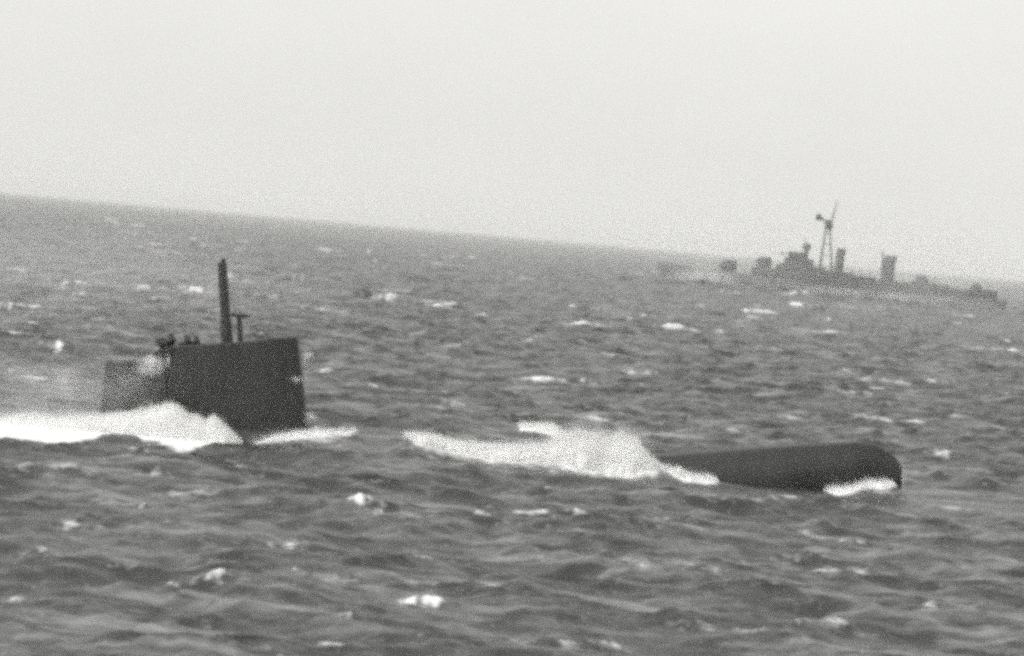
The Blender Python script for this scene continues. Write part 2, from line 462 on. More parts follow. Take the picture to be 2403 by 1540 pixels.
for px, py, w, hh, st in CAPS:
    p = on_sea(px, py + hh * 0.5)
    if (-30 < p.x < 26 and 192 < p.y < 206): continue
    sc = FPX / p.y
    W = w / sc * 0.55; H = hh / sc * 0.6
    D = max(0.4, 1.3 * H, p.y * 0.004)
    sk = rng.uniform(-0.25, 0.25)
    sel = (np.abs(X0 - p.x) < W * 2.5 + 3) & (np.abs(Y0 - p.y) < D * 8 + W)
    xx = X0[sel] - p.x; yy = Y0[sel] - p.y - xx * sk - 0.25 * W * np.sin(xx / W * 2 + px)
    wob = 1 + 0.35 * np.sin(xx / W * 5 + py) + 0.25 * np.sin(xx / W * 11 + px)
    e = np.exp(-(np.abs(xx) / W) ** 2.4)
    prof = np.where(yy < 0, np.exp(-(yy / D) ** 2), np.exp(-(yy / (2.4 * D)) ** 2))
    z[sel] += H * e * prof * (0.8 + 0.2 * wob)
    fm = st * 0.85 * e * np.clip(wob, 0.3, 1.5) * np.where(yy < 0, np.exp(-(yy / (1.3 * D)) ** 2), np.exp(-(yy / (1.2 * D)) ** 2))
    foam[sel] = np.maximum(foam[sel], fm)
for i in range(16):
    xc = 45 + i * 10 + rng.uniform(-4, 4); yc = rng.uniform(1215, 1270)
    z += bump(xc, yc, rng.uniform(6, 11), 9, rng.uniform(1.2, 2.6))
# foam drifting beside the hull
ap = []
for a_, b_ in [(-300, 345), (0, 342), (150, 350), (270, 358), (450, 335), (600, 325), (750, 315), (850, 320), (900, 350), (1050, 370), (1230, 395), (1400, 376), (1560, 352)]:
    q_ = on_sea(a_ * .43695 * .82834, (1100 + b_ * .43695) * .82834)
    ap.append((q_.x, min(q_.y, 195.5)))
ap.sort()
ya_ = np.interp(X0, *zip(*ap)) + rag(X0, 1.1, .7) * .9
inx = sstep(-70, -34, X0) * (1 - sstep(ap[-1][0] - 1.0, ap[-1][0], X0))
foam = np.maximum(foam, 1.25 * inx * sstep(-1.2, 1.6, Y0 - ya_) * (Y0 < 198))
calm_ap = inx * sstep(-2.5, 0.5, Y0 - ya_) * (1 - sstep(197, 199, Y0))
z = z * (1 - .6 * calm_ap) + np.abs(rag(X0, 2.7, 1.9) * rag(Y0, 1.9, .4)) * .12 * calm_ap
verts = np.stack([X0 + sx, Y0 + sy, z], -1).reshape(-1, 3)
nr, na = rr.shape
ii, jj = np.meshgrid(np.arange(nr - 1), np.arange(na), indexing='ij')
a_ = ii * na + jj; b_ = ii * na + (jj + 1) % na
faces = np.stack([a_, a_ + na, b_ + na, b_], -1).reshape(-1, 4)
me = mesh_np('sea', verts, faces)
at_f = me.attributes.new('foam', 'FLOAT', 'POINT')
at_f.data.foreach_set('value', np.ascontiguousarray(foam.ravel(), dtype=np.float32))
sea = link('sea', me, M_sea)
tag(sea, 'grey choppy open sea flecked with white caps', None, None, 'structure')

# ------------------------------------------------------------------ the submarine
def zs(zx, zy, Y=HULL_Y):              # point traced in the enlarged view of the sail
    return at((200 + zx * .42205) * .82834, (680 + zy * .42205) * .82834, Y)
def sp(px, py, Y=HULL_Y):              # point traced in photograph pixels
    return at(px * .82834, py * .82834, Y)

base = zs(1100, 1300)
submarine = empty('submarine', (base.x, HULL_Y, 0.0), 'dark grey submarine riding low, its sail and blunt bow above the white wash', 'submarine')

# hull: deck line, half beam
bow_pts = [sp(1848, 1289), sp(2067, 1272), sp(2325, 1256), sp(2422, 1251), sp(2474, 1259), sp(2505, 1273), sp(2525, 1286), sp(2541, 1300), sp(2549, 1320)]
deck_pts = [(-67, -2.4), (-50, -1.4), (-30, -0.15), (-22, 0.45), (zs(1600, 1265).x, 0.95), (-4, 0.75)] + [(p.x, p.z) for p in bow_pts]
XT = sp(2552, 1345).x
beam_pts = [(-67, 0.3), (-55, 1.8), (-40, 3.2), (-25, 3.7), (0, 3.6), (8, 3.1), (14, 2.5), (18, 1.95), (20.5, 1.6), (21.5, 1.4), (22.2, 1.2), (XT, 0.8)]
xs = list(np.linspace(-67, 6, 50)) + list(np.linspace(6.6, 18, 26)) + list(np.linspace(18.3, XT - 0.02, 26))
rings = []
for x in xs:
    zd = interp(x, deck_pts)
    B = interp(x, beam_pts)
    dep = min(7.0, 1.2 + B * 2.2)
    ring = []
    sec = [(0, 0), (.3, -.008), (.55, -.02), (.62, -.06), (.66, -.16), (.71, -.4), (.82, -.75), (.95, -1.15), (1, -1.7), (.98, -2.4), (.85, -3.4), (.6, -4.4), (.3, -4.9), (0, -5)]
    pts = [(B * a, zd + b * dep / 5.0) for a, b in sec]
    ring = [(x, HULL_Y - y, zz) for y, zz in pts] + [(x, HULL_Y + y, zz) for y, zz in pts[-2:0:-1]]
    rings.append(ring)
link('hull', loft('hull', rings), M_sub, submarine)
# flood holes along the casing of the bow
for i in range(9):
    x = 9.5 + i * 1.15
    zd, B = interp(x, deck_pts), interp(x, beam_pts)
    dep = min(7.0, 1.2 + B * 2.2)
    y = HULL_Y - B * .70
    MB().box(x - .2, x + .2, y - .02, y + .12, zd - .46 * dep / 5, zd - .40 * dep / 5).build('flood_hole', M_sub2, submarine)

# sail: chord from the bridge (left) to the leading edge (right)
topline = [(560, 762), (600, 738), (660, 716), (720, 704), (860, 699), (1000, 691), (1160, 682), (1280, 668), (1370, 656), (1525, 655)]
LB, RB = zs(528, 1330), zs(1618, 1330)         # foot of the sail, a little below the deck
def width(sv):                                  # teardrop plan
    return 1.25 * (max(0.0, 1 - abs(2 * sv - 1) ** 3.2)) ** 0.5 + 0.02
sv_list = sorted(set([0, .006, .02, .04, .07, .1, .14, .18, .22, .26, .30, .335, .345, .38, .45, .52, .6, .68, .76, .83, .88, .92, .95, .975, .99, .997, 1.0]))
rings = []
for sv in sv_list:
    zx = 575 + sv * (1525 - 575)
    tp = zs(zx, interp(zx, topline))
    if sv <= .0: tp = zs(600, 790)
    xb = LB.x + (RB.x - LB.x) * sv
    zb = -0.2
    w = width(sv)
    cock = 0.03 < sv < 0.34
    ring = []
    levels = [0, .25, .5, .75, .93, .985]
    wt = lambda h: w * (1 - 0.20 * h)
    outer = [(xb + (tp.x - xb) * h, wt(h), zb + (tp.z - zb) * h) for h in levels]
    outer.append((tp.x, wt(1) - 0.04 if w > .1 else wt(1), tp.z))
    wi = max(0.0, wt(1) - 0.16)
    floor = tp.z - (1.05 if cock else 0.0)
    inner = [(tp.x, wi, tp.z), (tp.x, wi * .999, floor if cock else tp.z + .004), (tp.x, wi * .5, floor if cock else tp.z + .02)]
    half = outer + inner
    ring = [(px_, HULL_Y - y, zz) for px_, y, zz in half] + [(px_, HULL_Y + y, zz) for px_, y, zz in half[::-1]]
    rings.append(ring)
sail = link('sail', loft('sail', rings), M_sub, submarine, smooth=False)
# lower fairing behind the bridge
f_l0, f_l1 = zs(176, 1330), zs(240, 810)
f_r0, f_r1 = zs(640, 1330), zs(660, 802)
rings = []
for sv in [0, .01, .03, .07, .13, .2, .3, .45, .6, .8, 1.0]:
    w = 1.05 * min(1.0, (1 - (1 - min(1, sv / .45)) ** 2.4)) ** .5 + .03
    half = []
    for h in [0, .3, .6, .85, .96, 1.0]:
        xa = f_l0.x + (f_l1.x - f_l0.x) * h; xb = f_r0.x + (f_r1.x - f_r0.x) * h
        zt = f_l1.z + (f_r1.z - f_l1.z) * sv
        half.append((xa + (xb - xa) * sv, w * (1 - .2 * h) - (.06 if h == 1 else 0) * min(1, w), -0.2 + (zt + .2) * h))
    half = [(x, max(y, .01), zz) for x, y, zz in half]
    rings.append([(x, HULL_Y - y, zz) for x, y, zz in half] + [(x, HULL_Y + y, zz) for x, y, zz in half[::-1]])
link('fairing', loft('fairing', rings), M_sub, submarine, smooth=False)
# wind deflector: the pointed lip round the end of the bridge
p0, p1, p2, p3 = zs(556, 768), zs(604, 736), zs(690, 708), zs(640, 790)
MB().prism([(p0.x, p0.z), (p1.x, p1.z), (p2.x, p2.z), (p2.x, p2.z - .35), (p3.x, p3.z)], HULL_Y - .98, HULL_Y - .86).build('wind_deflector', M_sub, submarine)
MB().prism([(p0.x, p0.z), (p1.x, p1.z), (p2.x, p2.z), (p2.x, p2.z - .35), (p3.x, p3.z)], HULL_Y + .86, HULL_Y + .98).build('wind_deflector', M_sub, submarine)
m_ = MB()
m_.prism([(p0.x - .04, p0.z), (p1.x - .04, p1.z), (p1.x + .1, p1.z), (p0.x + .12, p0.z - .02)], HULL_Y - .855, HULL_Y + .855)
m_.build('deflector_lip', M_sub, submarine)
# tall mast with a faired lower sleeve and a head
a, b = zs(1053, 720), zs(1017, 150)
d = (b - a)
mb = MB()
nn = 14
def mast_ring(t, rx, ry):
    p = a + d * t
    return (p.x, HULL_Y, p.z, rx, ry)
mb.oval([mast_ring(0, .36, .36), mast_ring(.32, .35, .35), mast_ring(.33, .31, .32), mast_ring(.93, .29, .30), mast_ring(.985, .28, .29), mast_ring(1.0, .22, .24)])
mast = mb.build('mast', M_sub2, submarine, smooth=False)
p = a + d * 1.0
m_ = MB(); m_.oval([(p.x + .06, HULL_Y, p.z - .01, .13, .13), (p.x + .07, HULL_Y, p.z + .16, .15, .15), (p.x + .08, HULL_Y, p.z + .24, .09, .09)]); m_.build('mast_head', M_sub2, submarine)
# lower periscope standard with its cross head
a2, b2 = zs(1143, 720), zs(1130, 515)
m_ = MB(); m_.oval([(a2.x, HULL_Y + .1, a2.z - .2, .17, .17), ((a2.x + b2.x) / 2, HULL_Y + .1, (a2.z + b2.z) / 2, .16, .16), (b2.x, HULL_Y + .1, b2.z, .14, .14)]); m_.build('periscope', M_sub2, submarine)
l2, r2 = zs(1078, 503), zs(1200, 513)
m_ = MB(); m_.tube((l2.x, HULL_Y + .1, l2.z), (r2.x, HULL_Y + .1, r2.z), .10, .085); m_.build('cross_head', M_sub2, submarine, smooth=True)
# steps on the side of the sail
for i in range(7):
    q = zs(1420, 720 + i * 68)
    zz = q.z; xx = q.x
    hfrac = (zz + .2) / 6.75
    yw = HULL_Y - width(.88) * (1 - .2 * hfrac)
    MB().tube((xx - .18, yw - .06, zz), (xx + .18, yw - .06, zz), .02, n=6).build('step', M_sub2, submarine)
# long slots low in the side of the sail
for i in range(8):
    q = zs(760 + i * 88, 1205 - i * 3)
    hfrac = (q.z + .2) / 6.75
    svv = (q.x - LB.x) / (RB.x - LB.x)
    yw = HULL_Y - width(svv) * (1 - .2 * hfrac)
    MB().box(q.x - .28, q.x + .28, yw - .015, yw + .1, q.z - .07, q.z + .07).build('drain_slot', M_sub2, submarine)

# ------------------------------------------------------------------ the lookouts on the bridge
def person(name, foot, height, face, pose, label):
    """one continuous skinned figure; face = +1 looks to +x, -1 to -x"""
    k = height / 1.8
    lean, arm = pose
    J = {}
    V = []; E = []; Rr = []
    def v(n, x, y, z_, r):
        J[n] = len(V); V.append((foot.x + x * face * k, foot.y + y * k, foot.z + z_ * k)); Rr.append(r * k * (1.22 if r > .05 else 1)); return J[n]
    def e(a_, b_): E.append((J[a_], J[b_]))
    v('pelvis', 0, 0, .95, .22); v('waist', lean * .25, 0, 1.15, .23); v('chest', lean * .6, 0, 1.34, .27); v('neck', lean * .9, 0, 1.52, .14)
    v('head', lean * 1.1 + .02, 0, 1.64, .165); v('crown', lean * 1.15 + .0, 0, 1.74, .13)
    v('nose', lean * 1.1 + .13, 0, 1.63, .03)
    e('pelvis', 'waist'); e('waist', 'chest'); e('chest', 'neck'); e('neck', 'head'); e('head', 'crown'); e('head', 'nose')
    for sd_, sg in (('l', 1), ('r', -1)):
        v('hip' + sd_, 0, .1 * sg, .88, .13); v('knee' + sd_, .05, .12 * sg, .5, .09); v('ankle' + sd_, -.02, .12 * sg, .1, .075); v('toe' + sd_, .16, .13 * sg, .05, .055)
        e('pelvis', 'hip' + sd_); e('hip' + sd_, 'knee' + sd_); e('knee' + sd_, 'ankle' + sd_); e('ankle' + sd_, 'toe' + sd_)
        v('sh' + sd_, lean * .75 - .04 + .10 * sg, .2 * sg, 1.43, .15)
        e('chest', 'sh' + sd_)
        if arm == 'up':      # hands raised to the face, elbows out before the chest
            el = (lean * .75 + .26, .25 * sg, 1.30); wr = (lean + .30, .09 * sg, 1.56); hd = (lean + .27, .06 * sg, 1.63)
        else:                # resting on the coaming
            el = (lean * .75 + .12, .30 * sg, 1.18); wr = (lean * .75 + .36, .24 * sg, 1.16); hd = (lean * .75 + .46, .23 * sg, 1.15)
        v('el' + sd_, *el, .11); v('wr' + sd_, *wr, .085); v('palm' + sd_, *hd, .045)
        e('sh' + sd_, 'el' + sd_); e('el' + sd_, 'wr' + sd_); e('wr' + sd_, 'palm' + sd_)
        dv = Vector(hd) - Vector(wr); dv.normalize()
        for fi in range(4):
            o_ = (fi - 1.5) * .022
            t_ = Vector(hd) + dv * (.075 - abs(fi - 1.3) * .01) + Vector((0, o_, -.01))
            v('f%d%s' % (fi, sd_), t_.x, t_.y, t_.z, .011); e('palm' + sd_, 'f%d%s' % (fi, sd_))
        t_ = Vector(hd) + dv * .02 + Vector((0, -.05 * sg, .03)); v('th' + sd_, t_.x, t_.y, t_.z, .012); e('palm' + sd_, 'th' + sd_)
    me_ = bpy.data.meshes.new(name); me_.from_pydata(V, E, [])
    o = link(name, me_, M_coat, None, False)
    mod = o.modifiers.new('skin', 'SKIN'); mod.use_smooth_shade = True
    for i, sv_ in enumerate(me_.skin_vertices[0].data):
        sv_.radius = (Rr[i], Rr[i]); sv_.use_root = (i == 0)
    o.modifiers.new('smooth', 'SUBSURF').levels = 1
    o.modifiers['smooth'].render_levels = 1
    tag(o, label, 'person', 'lookouts on the submarine bridge')
    hx, hz = V[J['head']][0], V[J['head']][2]
    fm = MB(); fm.oval([(hx + .055 * face * k, foot.y, hz - .09 * k, .05 * k, .05 * k), (hx + .075 * face * k, foot.y, hz, .062 * k, .07 * k), (hx + .07 * face * k, foot.y, hz + .07 * k, .05 * k, .06 * k)], 10)
    fo = fm.build('face', M_skin, None, True); fo.parent = o
    return o
def floor_at(zx):
    tp = zs(zx, interp(zx, topline)); return tp.z - 1.05
def lookout(hx, hy, dy, lean, arm, label, turn=-1):
    hp = sp(hx, hy, HULL_Y + dy)
    zx = (hx - 200) / .42205
    fl = floor_at(max(zx, 590))
    H = (hp.z + .13 - fl)
    person('person', Vector((hp.x - turn * lean * 1.1 * H / 1.8, HULL_Y + dy, fl)), H, turn, (lean, arm), label)
lookout(459.5, 957, -.45, .10, 'up', 'lookout in dark coat at the bridge end, hands raised to the face')
lookout(485.5, 946, .05, .04, 'down', 'tallest lookout in dark coat, standing upright on the submarine bridge')
lookout(529, 951, -.3, .12, 'down', 'hunched lookout in dark coat just right of the tallest one')
lookout(556, 953, .2, .06, 'down', 'lookout in dark coat on the bridge, nearest to the tall mast')

# ------------------------------------------------------------------ the destroyer in the haze
DY = 1300.0
def dz(z_): return 14 - (14 - z_) * DY / 1126.0
def ds(zx, zy):                        # point traced in the enlarged view of the ship
    return at((1850 + zx * .43737) * .82834, (560 + zy * .43737) * .82834, DY)
x_bow, x_stern = ds(20, 500).x, ds(2290, 600).x
ship = empty('destroyer', ((x_bow + x_stern) / 2, DY, 0), 'distant grey destroyer with two funnels and lattice mast, half lost in haze', 'ship')
LEN = x_stern - x_bow
rings = []
for t in [0, .01, .03, .06, .1, .16, .24, .34, .45, .58, .7, .8, .9, .96, .985, 1.0]:
    x = x_bow + LEN * t
    zd = dz(interp(t, [(0, 9.2), (.06, 8.6), (.2, 7.6), (.36, 7.0), (.37, 6.0), (.7, 5.6), (1, 6.0)]))
    B = 7.0 * interp(t, [(0, .03), (.03, .2), (.1, .5), (.2, .8), (.35, .98), (.6, 1), (.85, .85), (.97, .7), (1, .5)])
    rake = (1 - t) ** 20 * 3.0
    half = [(x, B, zd), (x + rake * .3, B * .93, zd * .55), (x + rake * .7, B * .85, .6), (x + rake, B * .6, -2.5), (x + rake, .02, -3.8)]
    rings.append([(px_, DY - y, zz) for px_, y, zz in half] + [(px_, DY + y, zz) for px_, y, zz in half[::-1]])
link('hull', loft('hull', rings), M_hull, ship, smooth=False)

def gun(zx0, zx1, zytop, zdeck, dirn):
    zdeck = dz(zdeck)
    A, B_ = ds(zx0, zytop), ds(zx1, zytop)
    cx = (A.x + B_.x) / 2; w = B_.x - A.x; zt = A.z
    rt = empty('gun_mount', (cx, DY, zdeck), '', '')
    for k_ in ('label', 'category'):
        if k_ in rt: del rt[k_]
    rt.parent = ship; rt.matrix_parent_inverse = Matrix.Translation(-Vector(ship.location))
    hw = w / 2
    h = zt - zdeck
    m_ = MB()
    m_.oval([(0, 0, 0, hw * .85, hw * .8), (0, 0, h * .28, hw * .85, hw * .8), (0, 0, h * .29, hw, hw * .9), (-dirn * hw * .05, 0, h * .7, hw * .95, hw * .88), (-dirn * hw * .12, 0, h * .95, hw * .74, hw * .7), (-dirn * hw * .12, 0, h, hw * .62, hw * .6)], 10)
    o1 = m_.build('turret', M_ship, None); o1.parent = rt
    for sy_ in (-.45, .45):
        m_ = MB(); m_.tube((dirn * hw * .8, sy_, h * .62), (dirn * (hw + 3.6), sy_, h * .62 + .45), .16, .11, 8)
        o2 = m_.build('barrel', M_ship2, None); o2.parent = rt
gun(432, 548, 398, 7.4, -1)
gun(668, 772, 378, 9.6, -1)
gun(1704, 1790, 500, 8.6, 1)
gun(2062, 2136, 556, 6.0, 1)

def block(name, zx0, zx1, ztop, z0, half, mat=M_ship, taper=.15):
    A, B_ = ds(zx0, ztop), ds(zx1, ztop)
    return MB().box(A.x, B_.x, DY - half, DY + half, dz(z0), (A.z + B_.z) / 2, taper).build(name, mat, ship, bevel=.12)
block('forward_deckhouse', 640, 830, 455, 6.5, 4.0)
block('bridge_house', 800, 1120, 440, 6.2, 4.4)
block('wheelhouse', 850, 1040, 395, 9.0, 3.8)
A = ds(822, 356); B_ = ds(960, 372)
MB().box(A.x, B_.x, DY - 4.6, DY + 4.6, A.z - .5, A.z, .05).build('open_bridge', M_ship, ship)
block('bridge_screen', 880, 1000, 352, 13.5, 3.0)
A, B_ = ds(970, 330), ds(1020, 330)
m_ = MB(); cx = (A.x + B_.x) / 2
m_.oval([(cx, DY, 12, .9, .9), (cx, DY, A.z - .4, .9, .9), (cx, DY, A.z - .3, 1.6, 1.6), (cx, DY, A.z + 1.6, 1.6, 1.6), (cx, DY, A.z + 2.1, .8, 1.2)], 14); m_.build('gun_director', M_ship2, ship)
p, q = ds(978, 320), ds(992, 272)
MB().tube((p.x, DY, p.z), (q.x, DY, q.z), .3, .2, 6).build('director_aerial', M_ship2, ship)
block('midship_house', 1040, 1300, 478, 5.8, 3.8)
block('boat_deck', 1230, 1500, 528, 5.5, 3.4)
block('torpedo_tubes', 1300, 1440, 512, 8.0, 1.6, M_ship2)
block('after_deckhouse', 1470, 1720, 545, 5.4, 3.6)
block('after_gun_house', 1680, 1830, 545, 5.4, 3.4)
block('stern_house', 1830, 1920, 565, 5.4, 3.0)
block('quarterdeck_gear', 1930, 2060, 592, 5.6, 2.6)
block('stern_rail_locker', 2110, 2230, 600, 5.6, 2.4)
# lattice mast
mz0 = 12.0
mt = ds(1135, 150)
mf = [ds(1096, 330), ds(1162, 330)]
foot = []
m_ = MB()
for fx, fy in ((mf[0].x, 1.6), (mf[0].x, -1.6), (mf[1].x, 0)):
    top = Vector((mt.x + (.5 if fx > mf[0].x else -.5), DY + fy * .2, mt.z))
    m_.tube((fx + (fx - mt.x) * .25, DY + fy, mz0 - 2), top, .42, .30, 8); foot.append(((fx, DY + fy, mz0), top))
for t in (.25, .5, .72, .88):
    pts = [Vector(f).lerp(tp, t) for f, tp in foot]
    for i in range(3):
        m_.tube(pts[i], pts[(i + 1) % 3], .16, n=6)
mastd = m_.build('lattice_mast', M_ship2, ship)
A, B_ = ds(1112, 205), ds(1168, 148)
MB().box(A.x, B_.x, DY - 1.2, DY + 1.2, A.z, B_.z, .3).build('mast_platform', M_ship2, ship, bevel=.2)
p, q = ds(1120, 165), ds(1072, 105)
m_ = MB(); m_.tube((p.x, DY, p.z), (q.x, DY, q.z), .4, .3, 8); m_.tube((q.x - .2, DY - 2.4, q.z - .5), (q.x - .2, DY + 2.4, q.z - .5), .2, n=6)
m_.box(q.x - .9, q.x + 1.4, DY - 2.2, DY + 2.2, q.z - 2.6, q.z - .9, .2); m_.build('radar_aerial', M_ship2, ship)
p, q = ds(1158, 160), ds(1192, 18)
MB().tube((p.x, DY, p.z), (q.x, DY, q.z), .32, .14, 8).build('topmast', M_ship2, ship)
p = ds(1165, 110)
MB().tube((p.x, DY - 4.0, p.z), (p.x, DY + 4.0, p.z), .14, n=6).build('yard', M_ship2, ship)
# funnels, raked aft
def funnel(zx0, zx1, zytop, zbase, pipe):
    A, B_ = ds(zx0, zytop), ds(zx1, zytop)
    cx = (A.x + B_.x) / 2; rx = (B_.x - A.x) / 2; zt = A.z; zbase = dz(zbase)
    m_ = MB()
    m_.oval([(cx - .6, DY, zbase, rx * 1.1, 1.5), (cx - .2, DY, zt - 2.0, rx, 1.4), (cx - .1, DY, zt - 1.9, rx * 1.12, 1.55), (cx, DY, zt, rx * 1.02, 1.45)], 18)
    o = m_.build('funnel', M_ship, ship)
    m_ = MB(); m_.oval([(cx, DY, zt, rx * 1.05, 1.5), (cx + .1, DY, zt + .7, rx * .9, 1.3)], 18); m_.build('funnel_cap', M_ship2, ship)
    if pipe: m_ = MB(); m_.tube((cx - rx - .5, DY - .4, zbase), (cx - rx - .9, DY - .4, zt + 2.2), .3, .3, 8); m_.build('steam_pipe', M_ship2, ship)
funnel(1192, 1248, 338, 9.0, False)
funnel(1500, 1578, 385, 8.5, True)

# ------------------------------------------------------------------ white water: heaped wash and flying spray
def fbm(x, y, z_):
    return noise.fractal(Vector((x, y, z_)), 1.0, 2.0, 5, noise_basis='PERLIN_ORIGINAL')

FUZZ, FUZZ_R = [], []
def wash(name, top, bot, yf, yb, label, lump=.22, seed=0.0, nx=260, nt=30, fuzz=1.6, spread=.14, core=.82):
    """a heap of broken water: top and foot lines, from its near foot yf to its far foot yb"""
    x0, x1 = max(top[0][0], bot[0][0]), min(top[-1][0], bot[-1][0])
    V = []
    for i in range(nx + 1):
        x = x0 + (x1 - x0) * i / nx
        zt, zb = interp(x, top), interp(x, bot)
        tt = i / nx
        tap = min(1.0, tt / .05, (1 - tt) / .05) ** .6 if 0 < tt < 1 else 0.0
        h = max(.02, (zt - zb) * core) * (.15 + .85 * tap)
        rg = fbm(x * .9, seed, 2.2) * .25 * min(1, h)
        ya, yc = yf + rg + (yb - yf) * .3 * (1 - tap), yb - (yb - yf) * .3 * (1 - tap)
        for j in range(nt + 1):
            th = math.pi * j / nt
            y = (ya + yc) / 2 - (yc - ya) / 2 * math.cos(th)
            zz = zb - .25 + (h + .25) * math.sin(th) ** .75
            nv = Vector((0, -math.cos(th), math.sin(th)))
            big = fbm(x * .55 + seed, y * .55, zz * .7)
            sm = fbm(x * 1.9 + seed, y * 1.9, zz * 2.2)
            dsp = (big * lump + abs(sm) * lump * .6) * min(1, h / .6)
            V.append((x + fbm(x * .8, zz * .9, seed) * .15, y + nv.y * dsp, zz + nv.z * dsp * .8))
    n = nt + 1
    F = [(i * n + j, (i + 1) * n + j, (i + 1) * n + j + 1, i * n + j + 1) for i in range(nx) for j in range(nt)]
    me_ = mesh_np(name, np.array(V), np.array(F))
    VA = np.array(V).reshape(nx + 1, n, 3)
    m_n = int(nx * nt * fuzz)
    ri = rng.integers(0, nx, m_n); rj = rng.integers(2, nt - 2, m_n)
    p_ = VA[ri, rj] + (VA[ri + 1, rj + 1] - VA[ri, rj]) * rng.random((m_n, 1))
    th = np.pi * rj / nt; e_ = rng.exponential(1.0, m_n) * spread
    p_ = p_ + np.stack([-e_ * .6, -np.cos(th) * e_, np.abs(np.sin(th)) * e_], 1)
    FUZZ.append(p_); FUZZ_R.append(rng.uniform(.012, .045, m_n) * np.exp(-e_ / (spread * 3)))
    o = link(name, me_, M_foam)
    return tag(o, label, None, None, 'stuff')

for w_ in WASHES: wash(*w_)

def spray(name, pts, radii, label):
    """a cloud of drops: one small octahedron for each point"""
    P = np.asarray(pts, dtype=np.float64); r = np.asarray(radii)[:, None]
    n = len(P)
    octa = np.array([(1, 0, 0), (-1, 0, 0), (0, 1, 0), (0, -1, 0), (0, 0, 1), (0, 0, -1)], dtype=float)
    tri = np.array([(0, 2, 4), (2, 1, 4), (1, 3, 4), (3, 0, 4), (2, 0, 5), (1, 2, 5), (3, 1, 5), (0, 3, 5)])
    V = (P[:, None, :] + octa[None] * r[:, None]).reshape(-1, 3)
    F = (tri[None] + (np.arange(n) * 6)[:, None, None]).reshape(-1, 3)
    o = link(name, mesh_np(name, V, F), M_drop)
    return tag(o, label, None, None, 'stuff')

def fringe(top, y0, y1, n, up, aft, rmin=.010, rmax=.035, xa=None, xb=None, down=.25):
    xa = top[0][0] if xa is None else xa; xb = top[-1][0] if xb is None else xb
    x = rng.uniform(xa, xb, n)
    zt = np.interp(x, *zip(*top))
    clump = np.array([max(0.15, .6 + 1.3 * noise.noise(Vector((xx * .9, 5.3, 0)))) for xx in x])
    e = rng.exponential(1.0, n) * up * clump
    P = np.stack([x - e * aft - rng.exponential(.15, n) * aft, rng.uniform(y0, y1, n), zt - down * rng.random(n) + e], 1)
    return P, rng.uniform(rmin, rmax, n) * np.exp(-e / (up * 4 + .01))

P1, r1 = fringe(A_top, 195.6, 197.8, 9000, .16, .6)
P2, r2 = fringe(A_top, 195.2, 198.5, 9000, .45, 1.0, .008, .02, None, z4(700, 0, YA).x)
spray('sail_spray', np.vstack([P1, P2]), np.concatenate([r1, r2]), 'fine spray lifting off the wash along the sail')
P1, r1 = fringe(B_top, 195.3, 197.5, 9000, .22, .8)
P2, r2 = fringe(B_top, 195.2, 198.5, 12000, .4, .5, .008, .024, z3(760, 0, YB).x, z3(1150, 0, YB).x, 1.0)
P3, r3 = fringe(B_bot, 194.8, 195.6, 5000, .1, .4, .008, .025, None, None, .3)
P4, r4 = fringe(D_top, 198.4, 199.6, 1500, .12, .5, .008, .025)
spray('foredeck_spray', np.vstack([P1, P2, P3, P4]), np.concatenate([r1, r2, r3, r4]), 'misty spray thrown up by water breaking behind the bow')
# mist drifting past the low end of the sail
def cloud(n, cx, cz, sxw, szw, y0, y1, rmin, rmax):
    P = np.stack([rng.normal(cx, sxw, n), rng.uniform(y0, y1, n), rng.normal(cz, szw, n)], 1)
    return P, rng.uniform(rmin, rmax, n)
spray('wash_drops', np.vstack(FUZZ), np.concatenate(FUZZ_R), 'loose drops and froth along the edges of the white wash')
Cs, Rs = [], []
for zx, zy, sxw, szw, n in [(560, 820, .3, .22, 900), (500, 870, .4, .25, 600), (600, 850, .07, .3, 250), (655, 815, .06, .22, 260), (400, 930, .6, .3, 500), (330, 795, .6, .06, 300)]:
    p = zs(zx, zy, 198.2)
    P_, R_s = cloud(n, p.x, p.z, sxw, szw, 197.6, 198.5, .008, .018)
    Cs.append(P_); Rs.append(R_s)
spray('bridge_spray', np.vstack(Cs), np.concatenate(Rs), 'drifting spray blowing across the low end of the sail')
